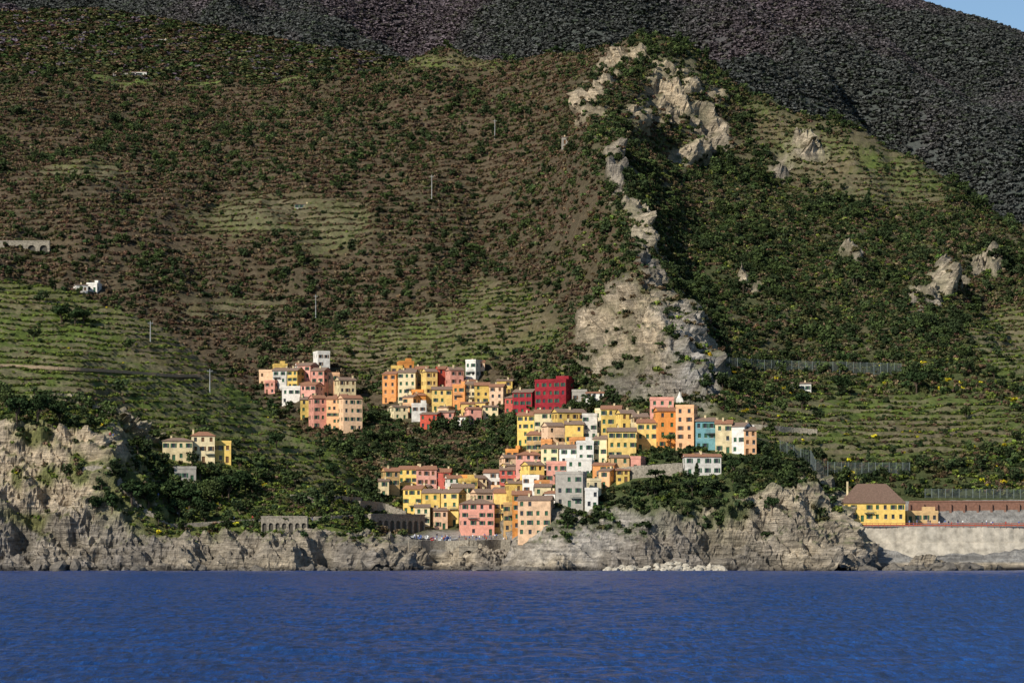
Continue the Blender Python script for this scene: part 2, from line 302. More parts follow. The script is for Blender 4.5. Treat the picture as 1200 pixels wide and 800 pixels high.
def facade(W,Pn,Sh,o,a,n,w,z0,ht,fh,door=False,cols=None,closed=.3,sp=2.7,frames=None):
    o=np.array(o,float);a=np.array(a,float);n=np.array(n,float)
    nc=cols if cols else max(1,int(round(w/sp)));nf=max(1,int(round(ht/fh)));fh=ht/nf
    R=[];dk=random.randrange(nc)
    ww=.52 if w/nc>1.7 else .38
    for f in range(nf):
        for c in range(nc):
            if random.random()<.1: continue
            x=w*(c+.5)/nc+random.uniform(-.15,.15)
            if f==0 and c==dk and door: R.append((x-.55,x+.55,0.02,2.2,1))
            else:
                hh=min(1.5,fh*.5);R.append((x-ww,x+ww,f*fh+fh*.32,f*fh+fh*.32+hh,0))
    xs=sorted({0,w}|{r[0] for r in R}|{r[1] for r in R});zs=sorted({z0,ht}|{r[2] for r in R}|{r[3] for r in R})
    pt=lambda x,z,k=0.:tuple(o+a*x+n*k+np.array((0,0,z)))
    for z1,z2 in zip(zs,zs[1:]):
        run=None
        for x1,x2 in zip(xs,xs[1:]):
            cx=(x1+x2)/2;cz=(z1+z2)/2
            if any(r[0]<cx<r[1] and r[2]<cz<r[3] for r in R):
                if run: W.poly([pt(run[0],z1),pt(run[1],z1),pt(run[1],z2),pt(run[0],z2)]);run=None
            else: run=(run[0],x2) if run else (x1,x2)
        if run: W.poly([pt(run[0],z1),pt(run[1],z1),pt(run[1],z2),pt(run[0],z2)])
    for x1,x2,y1,y2,dr in R:
        k=-.25
        for A_,B_ in(((x1,y1),(x2,y1)),((x2,y1),(x2,y2)),((x2,y2),(x1,y2)),((x1,y2),(x1,y1))):
            W.poly([pt(*A_),pt(*B_),pt(*B_,k),pt(*A_,k)])
        tgt=Sh if (dr or random.random()<closed) else Pn
        tgt.poly([pt(x1,y1,k),pt(x2,y1,k),pt(x2,y2,k),pt(x1,y2,k)])
        if not dr and tgt is Pn and w/nc>2.2 and random.random()<.7:
            for xa,xb in((x1-.5,x1-.03),(x2+.03,x2+.5)):
                for q in([pt(xa,y1,.07),pt(xb,y1,.07),pt(xb,y2,.07),pt(xa,y2,.07)],[pt(xa,y2,.07),pt(xb,y2,.07),pt(xb,y2,.0),pt(xa,y2,.0)],[pt(xa,y1,.07),pt(xa,y2,.07),pt(xa,y2,.0),pt(xa,y1,.0)],[pt(xb,y1,.07),pt(xb,y2,.07),pt(xb,y2,.0),pt(xb,y1,.0)]): Sh.poly(q)
        if frames is not None and not dr:
            frames.poly([pt(x1-.1,y1-.1,.06),pt(x2+.1,y1-.1,.06),pt(x2+.1,y1,.06),pt(x1-.1,y1,.06)])
            frames.poly([pt(x1-.1,y1,.06),pt(x2+.1,y1,.06),pt(x2+.1,y1,.0),pt(x1-.1,y1,.0)])
names=dict(Y='yellow_house',C='cream_house',W='white_house',P='pink_house',S='salmon_house',O='orange_house',R='red_house',D='crimson_house',T='teal_house',A='peach_house',G='stone_house',B='ochre_house')
FP=[]
def house(u0,u1,yt,yb,c,rf='g',yaw=None,dp=None,name=None,dmin=0,rise=None,tm=None,fh=None,d=None):
    uc=(u0+u1)/2
    if d is None: p=hit(uc,yb,dmin)
    else: p=np.array(((uc-600)/F*d,d,zpy(yb,d)))
    d=p[1];w=max(2.5,(u1-u0)/F*d);tot=(yb-yt)/F*d
    if yaw is None: yaw=random.uniform(-26,22)
    w=w*(.97 if abs(yaw)<12 else .86)
    dp=dp or random.uniform(6.5,9)
    rise=rise if rise is not None else {'g':min(1.5,tot*.14),'h':min(1.7,tot*.16),'s':min(1.8,w*.2),'f':.9}[rf]
    ht=tot-rise
    e=empty(name or names[c],(float((uc-600)/F*d),float(d+random.uniform(0,.4)),float(zpy(yb,d))),math.radians(yaw))
    FP.append((e.location.x,e.location.y+dp/2,max(w,dp)*.6))
    W,Pn,Sh,Rf,Fr=MB(),MB(),MB(),MB(),MB()
    x0=-w/2;x1=w/2;zb=-7. if yb<622 else -2.6;fh=fh or random.uniform(2.8,3.2)
    facade(W,Pn,Sh,(x0,0,0),(1,0,0),(0,-1,0),w,zb,ht,fh,True,frames=Fr)
    facade(W,Pn,Sh,(x0,dp,0),(0,-1,0),(-1,0,0),dp,zb,ht,fh,False,cols=2)
    facade(W,Pn,Sh,(x1,0,0),(0,1,0),(1,0,0),dp,zb,ht,fh,False,cols=2)
    W.poly([(x0,dp,zb),(x1,dp,zb),(x1,dp,ht),(x0,dp,ht)])
    ov=.35;t=.16
    if rf=='f':
        W.poly([(x0,0,ht),(x1,0,ht),(x1,dp,ht),(x0,dp,ht)])
        Rf.box(x0+.3,x1-.3,.3,dp-.3,ht+.01,ht+.1)
        for b in((x0-.1,x1+.1,-.1,.15),(x0-.1,x1+.1,dp-.15,dp+.1),(x0-.1,x0+.15,.15,dp-.15),(x1-.15,x1+.1,.15,dp-.15)): W.box(*b,ht-.05,ht+.9)
        if w>5 and random.random()<.5: W.box(x0+w*.55,x1-.6,dp*.5,dp-.5,ht+.1,ht+2.3)
    else:
        a0,a1,b0,b1=x0-ov,x1+ov,-ov,dp+ov
        if rf=='g': r=[(a0,dp/2),(a1,dp/2)]
        elif rf=='h':
            k=min(w*.35,dp*.5);r=[(a0+k,dp/2),(a1-k,dp/2)]
        if rf in'gh':
            top=[(a0,b0),(a1,b0),(a1,b1),(a0,b1)];R0=(*r[0],ht+rise);R1=(*r[1],ht+rise)
            v=[(x,y,ht) for x,y in top];vb=[(x,y,ht-t) for x,y in top]
            Rf.poly([v[0],v[1],R1,R0]);Rf.poly([v[2],v[3],R0,R1])
            if rf=='h': Rf.poly([v[1],v[2],R1]);Rf.poly([v[3],v[0],R0])
            else:
                W.poly([(x1,0,ht),(x1,dp,ht),(x1,dp/2,ht+rise-.15)]);W.poly([(x0,0,ht),(x0,dp,ht),(x0,dp/2,ht+rise-.15)])
            for i in range(4): Rf.poly([v[i],v[(i+1)%4],vb[(i+1)%4],vb[i]])
            Rf.poly(vb)
        else:
            F0=(0,b0,ht+rise);F1=(0,b1,ht+rise)
            Rf.poly([(a0,b0,ht-.1),(a0,b1,ht-.1),F1,F0]);Rf.poly([(a1,b0,ht-.1),(a1,b1,ht-.1),F1,F0])
            Rf.poly([(a0,b0,ht-.3),(a0,b1,ht-.3),(0,b1,ht+rise-.2),(0,b0,ht+rise-.2)]);Rf.poly([(a1,b0,ht-.3),(a1,b1,ht-.3),(0,b1,ht+rise-.2),(0,b0,ht+rise-.2)])
            Rf.poly([(a0,b0,ht-.3),(a0,b0,ht-.1),F0,(0,b0,ht+rise-.2)]);Rf.poly([(a1,b0,ht-.3),(a1,b0,ht-.1),F0,(0,b0,ht+rise-.2)])
            W.poly([(x0,0,ht),(x1,0,ht),(0,0,ht+rise-.25)]);W.poly([(x0,dp,ht),(x1,dp,ht),(0,dp,ht+rise-.25)])
        cx=random.uniform(x0+.5,x1-.5);cy=dp*random.uniform(.3,.6)
        Ch=MB();Ch.box(cx-.3,cx+.3,cy-.3,cy+.3,ht,ht+rise+.6);Ch.box(cx-.38,cx+.38,cy-.38,cy+.38,ht+rise+.6,ht+rise+.7);Ch.ob('chimney',M['C'][2],e)
    W.ob('walls',random.choice(M[c]),e);Pn.ob('windows',glass,e)
    Sh.ob('shutters_and_door',random.choice([shG,shG,shB]),e)
    Rf.ob('roof',slate if rf=='f' else (tm or random.choice([tile,tile2,tile2])),e)
    if random.random()<.6: Fr.ob('window_sills',trim,e)
    if random.random()<.35 and w>4.5 and ht>6:
        Bc=MB();f=random.randint(1,max(1,int(ht/3)-1))*3.0;bw=min(1.6,w*.3);cx=random.uniform(x0+bw,x1-bw)
        Bc.box(cx-bw,cx+bw,-1.0,-.02,f-.15,f);
        for i in range(9):
            xx=cx-bw+.05+i*(2*bw-.1)/8;Bc.box(xx-.03,xx+.03,-.97,-.91,f,f+.95)
        Bc.box(cx-bw,cx+bw,-1.0,-.9,f+.95,f+1.02);Bc.ob('balcony',metal,e)
    return e
HL="""
303 320 433 452 A f;319 336 430 458 W g;335 350 430 470 Y g;346 366 424 462 P g;371 388 411 440 W f;362 382 430 466 P g;380 398 436 464 S f;396 419 441 470 C g;350 372 447 476 P g;330 352 452 474 W f
366 384 462 503 P g;382 402 463 505 S g;400 427 462 506 A g;352 368 464 492 Y g;308 324 445 462 P f
446 466 434 472 O g;458 472 428 460 Y f;466 487 432 472 C g;486 501 428 462 Y g;498 514 431 472 Y g;513 527 428 465 R g;526 545 429 470 P g;544 559 421 452 W f;506 530 452 482 Y g;530 545 450 480 O f;545 558 446 474 C g;556 574 447 480 Y g;573 590 449 476 A g
460 480 474 492 C g;482 500 472 494 W f;490 514 482 503 R g;514 532 480 500 P g;530 548 486 500 W g;548 566 476 496 P g;566 584 474 490 C g;486 500 460 480 O g;470 486 462 484 S g;540 556 470 490 Y g;590 606 462 486 R h
598 626 455 486 D g;622 668 444 484 D f;670 688 456 472 G f;686 708 458 474 W g
604 628 482 522 Y g;626 650 479 520 C g;650 690 478 515 Y g;640 664 494 532 A g;614 640 504 540 B g;662 684 492 532 Y g;682 700 484 525 W f;696 712 478 515 C f;704 728 474 520 Y g;726 746 479 524 Y g;742 760 483 526 C g;762 790 465 505 P f;746 772 490 528 Y g;771 793 476 526 O g;790 815 474 527 S f;815 839 488 528 T g;838 858 491 531 C g;856 874 494 532 W g;872 887 499 533 S g
712 746 500 538 Y g;693 713 509 545 C g;676 696 516 552 W f;655 678 520 555 W g;632 656 520 552 C g;604 634 528 556 P h;590 608 532 560 A g;618 640 540 572 Y g;640 664 540 566 P f;664 694 536 560 W f;692 722 541 566 O g;716 738 532 556 B g;700 716 548 572 S g
802 846 531 557 W g
585 610 546 576 R g;566 590 549 580 W g;556 572 556 584 C g;596 620 562 590 Y g;610 634 556 588 W f;574 598 570 600 P g
450 470 547 580 B g;466 490 545 576 Y g;488 512 545 580 P g;506 528 548 582 R g;470 496 568 602 Y g;494 516 572 612 Y g;514 540 572 616 Y g;530 556 566 606 C g;486 504 590 616 C g;556 580 572 612 A g;540 580 584 627 P h;578 602 572 621 Y g;600 622 574 621 O g;606 646 580 629 A g;508 526 594 620 A g;444 456 560 582 C g;626 646 566 594 C g;590 606 588 624 B f;524 542 556 584 W g;540 560 560 590 Y f
636 652 574 600 W g;690 706 560 584 C f;722 738 548 566 Y g;738 752 534 552 P f
"""
allh=[]
for ln in HL.replace('\n',';').split(';'):
    if ln.strip():
        a=ln.split();allh.append((*map(float,a[:4]),a[4]));house(*map(float,a[:4]),a[4],a[5])
for (a,b,c_,d_,k) in allh:
    if random.random()<.42 and k not in 'DT':
        w_=random.uniform(11,19);u=random.uniform(a,b)+random.choice((-6,6));yb=d_-random.uniform(9,17);hh=random.uniform(20,30)
        if yb-hh<c_-6: hh=yb-c_+random.uniform(-2,6)
        if hh>12: house(u-w_/2,u+w_/2,yb-hh,yb,random.choice('YCWPSAOYAY'),random.choice('ggf'))
# castle keep, chapel
house(648,686,552,594,'G','f',yaw=-12,name='stone_castle');house(686,701,571,596,'W','f',yaw=5,dp=5)
p=hit(797,474,1060);e=empty('white_chapel',tuple(p))
b=MB();b.box(-1.3,1.3,0,2.6,-5,2.5);b.ob('walls',M['W'][0],e)
b=MB();b.tube((0,1.3,2.5),(0,1.3,5),1.1,.1,8);b.ob('spire',trim,e)
# villas
house(190,226,512,540,'C','h',yaw=6,name='hillside_villa',rise=1.2);house(224,252,505,542,'C','h',yaw=6,name='hillside_villa',rise=1.5);house(246,271,516,542,'Y','f',yaw=6,name='hillside_villa')
house(204,230,546,564,'G','f',yaw=10);house(88,104,332,343,'W','g',yaw=18,dmin=1215);house(101,114,331,342,'W','f',yaw=-8,dmin=1215);house(928,951,447,460,'W','g',yaw=0);house(345,362,238,245,'G','g',yaw=0);house(658,672,159,169,'G','g',yaw=0,name='ridge_top_cottage');house(184,196,45,51,'W','g',yaw=0,name='farmhouse')
house(132,150,84,91,'G','g',yaw=0,name='farmhouse',dmin=1700);house(154,172,83,90,'W','g',yaw=0,name='farmhouse',dmin=1700)
# railway station
house(986,1062,566,611,'Y','h',yaw=0,dp=12,name='railway_station',rise=6.6,tm=stroof,d=1034)
house(1062,1100,598,612,'B','f',yaw=0,dp=6,name='station_annex',d=1044)
# ---------------------------------------------------------------- walls
def arcade(name,p,q,zt,zb0,n,mat,ah=.7,rec=.9,thick=2.):
    p=np.array(p[:2],float);q=np.array(q[:2],float);Lg=np.linalg.norm(q-p);rz=math.atan2(q[1]-p[1],q[0]-p[0])
    e=empty(name,(p[0],p[1],zb0),rz);Ht=zt-zb0;W=MB();K=MB();bw=Lg/n;r=bw*.33
    sp=max(.3,Ht*ah-r)
    for i in range(n):
        c=bw*(i+.5);x0=bw*i;x1=x0+bw
        W.poly([(x0,0,-4),(c-r,0,-4),(c-r,0,sp),(x0,0,sp)]);W.poly([(c+r,0,-4),(x1,0,-4),(x1,0,sp),(c+r,0,sp)])
        arc=[(c-r*math.cos(t),sp+r*math.sin(t)) for t in np.linspace(0,math.pi,11)]
        W.poly([(x0,0,sp)]+[(a,0,b) for a,b in arc[:6]]+[(c,0,Ht),(x0,0,Ht)]);W.poly([(x1,0,sp),(x1,0,Ht),(c,0,Ht)]+[(a,0,b) for a,b in arc[5:]])
        pts=[(c-r,-4)]+arc+[(c+r,-4)]
        for (a,b),(a2,b2) in zip(pts,pts[1:]): W.poly([(a,0,b),(a2,0,b2),(a2,rec,b2),(a,rec,b)])
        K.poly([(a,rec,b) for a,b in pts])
    W.poly([(0,0,Ht),(Lg,0,Ht),(Lg,thick,Ht),(0,thick,Ht)]);W.poly([(0,0,-4),(0,thick,-4),(0,thick,Ht),(0,0,Ht)]);W.poly([(Lg,0,-4),(Lg,thick,-4),(Lg,thick,Ht),(Lg,0,Ht)])
    W.box(-.1,Lg+.1,-.15,thick*.3,Ht+.004,Ht+.5)
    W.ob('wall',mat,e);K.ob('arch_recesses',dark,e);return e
wx=lambda u,d:((u-600)/F*d,d)
pa=hit(-20,297,1300);pb=hit(58,297,1300);dv=min(pa[1],pb[1])-2
arcade('stone_viaduct',wx(-40,dv),wx(58,dv),zpy(283,dv),zpy(297,dv),7,stone,.7,1.,3)
# sea wall along railway
W=MB();d0=1015.
xs=np.arange(990,1700,6.)
ztp=zpy(617,d0)
pr=None
for u in xs:
    x,y=wx(u,d0+float(fbm(np.array([u/40.]),np.array([.3]))[0])*1.2)
    cur=[(x,y-5.5,-3),(x,y-3.5,ztp*.3),(x,y-1.4,ztp*.62),(x,y-.9,ztp*.64),(x,y,ztp),(x,y+5,ztp)]
    if pr:
        for i in range(5): W.poly([pr[i],cur[i],cur[i+1],pr[i+1]])
    pr=cur
W.ob('sea_wall',conc)
W=MB()
x0,_=wx(994,1014.5);x1,_=wx(1640,1014.5)
for x in np.arange(x0,x1,2.):W.box(x-.06,x+.06,1014.6,1014.72,ztp-.1,ztp+1.1)
W.box(x0,x1,1014.55,1014.77,ztp+1.1,ztp+1.25);W.box(x0,x1,1014.55,1014.77,ztp+.3,ztp+.75)
W.ob('railing',redp)
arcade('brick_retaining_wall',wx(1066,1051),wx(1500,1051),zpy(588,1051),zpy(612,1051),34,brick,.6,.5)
W=MB()
for u in range(1066,1400,16):
    x,_=wx(u,1050);W.box(x-.35,x+.35,1050.2,1050.9,zpy(613,1051),zpy(590,1051))
W.ob('wall_buttresses',brick)
def strip(name,pts,h,mat,thick=.6,below=1.5,dmin=0,stepu=4,zoff=0):
    us=np.arange(pts[0][0],pts[-1][0]+.1,stepu);pk=np.array(pts,float)
    q=[hit(u,float(np.interp(u,pk[:,0],pk[:,1])),dmin) for u in us]
    ys=np.array([a[1] for a in q]);ys=np.convolve(np.pad(ys,3,mode='edge'),np.ones(7)/7,'valid')
    zq=np.array([a[2] for a in q]);zq=np.convolve(np.pad(zq,2,mode='edge'),np.ones(5)/5,'valid')
    W=MB()
    for i in range(len(q)-1):
        pa=(q[i][0],ys[i]);pb=(q[i+1][0],ys[i+1]);z=(zq[i]+zq[i+1])/2+zoff
        W.obox(pa,pb,thick,z-below,z+h+random.uniform(-.08,.08))
    return W.ob(name,mat)
strip('coastal_path_parapet',[(100,626),(200,618),(300,612),(400,608),(430,606)],1.2,stone,.8,2.5,1000)
strip('hillside_track',[(0,428),(60,431),(120,434),(200,440),(235,440)],.5,earth,2.6,.6,1080)
strip('quay_wall',[(478,640),(520,641),(600,639)],2.2,stone,1.2,3,1030)
strip('village_retaining_wall',[(700,566),(740,560),(800,556)],4.,stone,1.2,4,1010)
strip('village_retaining_wall',[(420,598),(450,600),(478,612)],3.5,stone,1.,4,1030)
strip('lane_wall',[(340,590),(400,588),(440,592)],2.2,stone,.8,3,1040)
strip('terrace_wall',[(850,500),(900,503),(960,508)],1.6,stone,.8,3,1100)
pa=hit(434,612,1030);pb=hit(498,620,1030)
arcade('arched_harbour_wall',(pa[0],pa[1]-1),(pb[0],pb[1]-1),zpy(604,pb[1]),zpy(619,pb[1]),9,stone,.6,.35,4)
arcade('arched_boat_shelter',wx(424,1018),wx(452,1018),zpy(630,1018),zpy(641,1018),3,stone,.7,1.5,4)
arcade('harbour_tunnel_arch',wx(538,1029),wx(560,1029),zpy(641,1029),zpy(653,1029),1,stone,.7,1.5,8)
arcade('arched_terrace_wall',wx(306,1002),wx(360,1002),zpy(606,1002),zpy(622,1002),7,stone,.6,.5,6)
# rockfall fences
def fence(name,pts,h,dmin,wire=.07,gap=.45):
    pk=np.array(pts,float);us=np.arange(pk[0,0],pk[-1,0],8.)
    W=MB();q=[hit(u,float(np.interp(u,pk[:,0],pk[:,1])),dmin) for u in us]
    for i,a in enumerate(q):
        W.box(a[0]-.08,a[0]+.08,a[1]-.08,a[1]+.08,a[2]-1,a[2]+h)
        if i<len(q)-1:
            b=q[i+1]
            for k in np.arange(.2,h,gap):
                A_=Vector((a[0],a[1],a[2]+k));B_=Vector((b[0],b[1],b[2]+k));W.tube(A_,B_,wire/2,wire/2,3)
            for s in np.arange(0.1,1,.17):
                c=np.array(a)*(1-s)+np.array(b)*s;W.box(c[0]-.03,c[0]+.03,c[1]-.03,c[1]+.03,c[2],c[2]+h)
    W.ob(name,metal)
fence('rockfall_fence',[(832,432),(900,436),(980,438),(1062,440)],5.,1150,.14)
fence('rockfall_fence',[(915,556),(1000,558),(1075,558)],5.,1060,.1)
fence('rockfall_fence',[(1085,583),(1250,584)],3.2,1055,.1)
# pylons
polem=flat('pole_paint',(.36,.36,.34),.7)
def pylon(u,yt,yb,dmin=0):
    p=hit(u,yb,dmin);h=(yb-yt)/F*p[1];e=empty('power_pole',tuple(p));b=MB();b.tube((0,0,-1),(0,0,h),.26,.14,6)
    b.box(-1.,1.,-.1,.1,h-1.,h-.85);b.ob('mast',polem,e)
    b=MB()
    for x in(-.9,0,.9):b.tube((x,0,h-.85),(x,0,h-.4),.1,.08,6)
    b.ob('insulators',metal,e)
for a in((507,205,233),(580,140,163),(371,345,376),(247,432,462,),(177,376,400)):pylon(*a)
# breakwater boulders / shore rocks
import bmesh
def rocks(name,lst,mat):
    bm=bmesh.new()
    for (x,y,z,r) in lst:
        g=bmesh.ops.create_icosphere(bm,subdivisions=2 if r>1.2 else 1,radius=r)
        s=(random.uniform(.7,1.4),random.uniform(.7,1.2),random.uniform(.5,1.));a=random.random()*6;ox=random.random()*90
        for v in g['verts']:
            n_=float(fbm(np.array([v.co.x/r*1.1+ox]),np.array([v.co.y/r*1.1]),v.co.z/r*1.1,2)[0])
            c=v.co*(1+.38*n_);c=Vector((c.x*s[0],c.y*s[1],c.z*s[2]));v.co=Vector((c.x*math.cos(a)-c.y*math.sin(a)+x,c.x*math.sin(a)+c.y*math.cos(a)+y,c.z+z))
    m=bpy.data.meshes.new(name);bm.to_mesh(m);bm.free();m.materials.append(mat);link(bpy.data.objects.new(name,m))
pale=flat('pale_boulder',(.5,.44,.34),.9,1.,.5);drk=flat('dark_shore_rock',(.15,.13,.105),.9,1,.5,.2)
L=[]
for i in range(230):
    t=random.random();u=712+t*138;d=random.uniform(977,988);L.append((*wx(u,d),random.uniform(-.3,3.2)*(1-abs(t-.5)*1.3)*((d-975)/12),random.uniform(.4,1.5)))
rocks('breakwater_boulders',L,pale)
L=[]
for i in range(420):
    u=random.uniform(-100,1300);d=random.uniform(974,988)
    if 700<u<860: continue
    if fbm(np.array([u/60.]),np.array([2.2]))[0]<-.15: continue
    L.append((*wx(u,d),random.uniform(-.6,.5),random.uniform(.5,2.)))
for u in(68,45,225,1130,1100,1112,1142,90): L.append((*wx(u,980),.8,2.8))
rocks('shore_rocks',L,drk)
# ---------------------------------------------------------------- vegetation
def leafy(name,blobs,nl,size,mat,trunk=None,seed=0):
    r=np.random.default_rng(seed);V=[];Fa=[];S=[]
    for (cx,cy,cz,rx,rz) in blobs:
        sh0=r.uniform(.75,1.2)
        for i in range(nl):
            dr=r.normal(size=3);dr/=np.linalg.norm(dr);rad=r.uniform(.55,1.05)
            c=np.array((cx+dr[0]*rx*rad,cy+dr[1]*rx*rad,cz+dr[2]*rz*rad))
            nn=dr+r.normal(size=3)*.6;nn/=np.linalg.norm(nn)
            a=np.cross(nn,r.normal(size=3));a/=np.linalg.norm(a);b=np.cross(nn,a)
            s=size*r.uniform(.6,1.3);k=len(V)
            V+=[tuple(c+a*s),tuple(c+b*s*.8),tuple(c-a*s),tuple(c-b*s*.8)];Fa.append((k,k+1,k+2,k+3))
            sh=sh0*r.uniform(.6,1.4);S+=[sh]*4
    nleaf=len(Fa)
    if trunk:
        T_=MB()
        for t in trunk: T_.tube(*t)
        k=len(V);V+=T_.v;Fa+=[tuple(k+i for i in f) for f in T_.f];S+=[1.]*len(T_.v)
    m=bpy.data.meshes.new(name);m.from_pydata(V,[],Fa);m.materials.append(mat);m.materials.append(bark)
    mi=np.zeros(len(Fa),np.int32);mi[nleaf:]=1;m.polygons.foreach_set('material_index',mi)
    at=m.attributes.new('shade','FLOAT','POINT');at.data.foreach_set('value',np.array(S,np.float32));m.update();return m
LI=leafmat('foliage_instanced')
bushc=bpy.data.collections.new('bush_kinds');treec=bpy.data.collections.new('tree_kinds')
def rb(seed,n,spread,rad,zf=.55):
    r=np.random.default_rng(seed);return [(r.uniform(-spread,spread),r.uniform(-spread,spread),zf*rad+r.uniform(0,.5)*rad,rad*r.uniform(.6,1.),rad*r.uniform(.5,.8)) for _ in range(n)]
for i in range(5):
    m=leafy('bush',rb(i,4,.55,.62),15,.3,LI,[((0,0,-.3),(0,0,.6),.08,.03,4)],i);bushc.objects.link(bpy.data.objects.new('bush',m))
def treespec(kind,seed):
    r=np.random.default_rng(seed)
    if kind==0:
        bl=[(r.uniform(-.25,.25),r.uniform(-.25,.25),r.uniform(.42,.85),r.uniform(.13,.22),r.uniform(.1,.18)) for _ in range(11)]
        tr=[((0,0,-.1),(0,0,.45),.035,.02,6)]+[((0,0,.25),(b[0],b[1],b[2]),.018,.006,4) for b in bl[:7]]
    elif kind==1:
        bl=[(r.uniform(-.32,.32),r.uniform(-.32,.32),r.uniform(.72,.9),r.uniform(.12,.2),r.uniform(.06,.1)) for _ in range(10)]
        tr=[((0,0,-.1),(.03,0,.7),.03,.018,6)]+[((.02,0,.5),(b[0],b[1],b[2]),.014,.005,4) for b in bl[:7]]
    else:
        bl=[(r.uniform(-.03,.03),r.uniform(-.03,.03),z,.17*(1.05-z)+.03,.1) for z in np.linspace(.15,.95,10)]
        tr=[((0,0,-.1),(0,0,.9),.025,.008,6)]
    return bl,tr
for i,k in enumerate((0,0,0,1,2)):
    bl,tr=treespec(k,i+20);m=leafy('tree',bl,26,.07,LI,tr,i);treec.objects.link(bpy.data.objects.new('tree',m))
def scatter(name,pts,rot,scl,idx,tint,coll):
    m=bpy.data.meshes.new(name);m.vertices.add(len(pts));m.vertices.foreach_set('co',pts.astype(np.float32).ravel())
    for nme,ty,da,key in(('rot','FLOAT_VECTOR',rot,'vector'),('scl','FLOAT_VECTOR',scl,'vector'),('idx','INT',idx,'value'),('tint','FLOAT_COLOR',tint,'color')):
        at=m.attributes.new(nme,ty,'POINT');at.data.foreach_set(key,np.ascontiguousarray(da,dtype=np.int32 if ty=='INT' else np.float32).ravel())
    o=link(bpy.data.objects.new(name,m))
    g=bpy.data.node_groups.new(name,'GeometryNodeTree')
    g.interface.new_socket('Geometry',in_out='INPUT',socket_type='NodeSocketGeometry');g.interface.new_socket('Geometry',in_out='OUTPUT',socket_type='NodeSocketGeometry')
    gi=g.nodes.new('NodeGroupInput');go=g.nodes.new('NodeGroupOutput');ip=g.nodes.new('GeometryNodeInstanceOnPoints');ci=g.nodes.new('GeometryNodeCollectionInfo')
    ci.inputs['Collection'].default_value=coll;ci.inputs['Separate Children'].default_value=True;ci.inputs['Reset Children'].default_value=True
    def na(n,t):
        x=g.nodes.new('GeometryNodeInputNamedAttribute');x.data_type=t;x.inputs['Name'].default_value=n;return x.outputs[0]
    L=g.links.new
    L(gi.outputs[0],ip.inputs['Points']);L(ci.outputs[0],ip.inputs['Instance']);ip.inputs['Pick Instance'].default_value=True
    L(na('idx','INT'),ip.inputs['Instance Index']);er=g.nodes.new('FunctionNodeEulerToRotation');L(na('rot','FLOAT_VECTOR'),er.inputs[0]);L(er.outputs[0],ip.inputs['Rotation']);L(na('scl','FLOAT_VECTOR'),ip.inputs['Scale'])
    L(ip.outputs[0],go.inputs[0])
    md=o.modifiers.new('scatter','NODES');md.node_group=g
iU=lambda u:np.interp(u,U,np.arange(nu));iD=lambda d:np.interp(d,D,np.arange(nd))
def samp(G,u,d):
    a=iU(u);b=iD(d);i=np.clip(a.astype(int),0,nu-2);j=np.clip(b.astype(int),0,nd-2);s=a-i;t=b-j
    if G.ndim==3: s=s[:,None];t=t[:,None]
    return (G[i,j]*(1-s)+G[i+1,j]*s)*(1-t)+(G[i,j+1]*(1-s)+G[i+1,j+1]*s)*t
def sampn(G,u,d): return G[np.clip(np.rint(iU(u)).astype(int),0,nu-1),np.clip(np.rint(iD(d)).astype(int),0,nd-1)]
def clear_houses(p,extra=0):
    ok=np.ones(len(p),bool)
    for x,y,r in FP: ok&=((p[:,0]-x)**2+(p[:,1]-y)**2)>(r+extra)**2
    return ok
villm=many([(365,468,66,34,0,1200,1400),(520,465,80,38,0,1180,1400),(560,590,110,50,0,1030,1200),(740,520,150,40,0,1020,1180),(635,470,40,18,0,1200,1350),(690,560,80,30,0,1010,1150)])
PALS=dict(brown=(.125,.082,.05),tan=(.165,.122,.072),olive=(.095,.094,.038),dark=(.032,.045,.019),green=(.06,.083,.028),bright=(.145,.18,.037),yellow=(.55,.45,.03),purple=(.135,.108,.115))  # purple: bare far woods, haze tint mixed into the colour
PN=list(PALS);PA=np.array([PALS[k] for k in PN])
def dsample(n,a,b,u0=-110,u1=1310):
    u=rng.uniform(u0,u1,n);r=rng.random(n);d=np.sqrt(a*a+r*(b*b-a*a));return u,d
def choose(w): 
    c=np.cumsum(w,1);c/=c[:,-1:];r=rng.random(len(w))[:,None];return (r>c).sum(1)
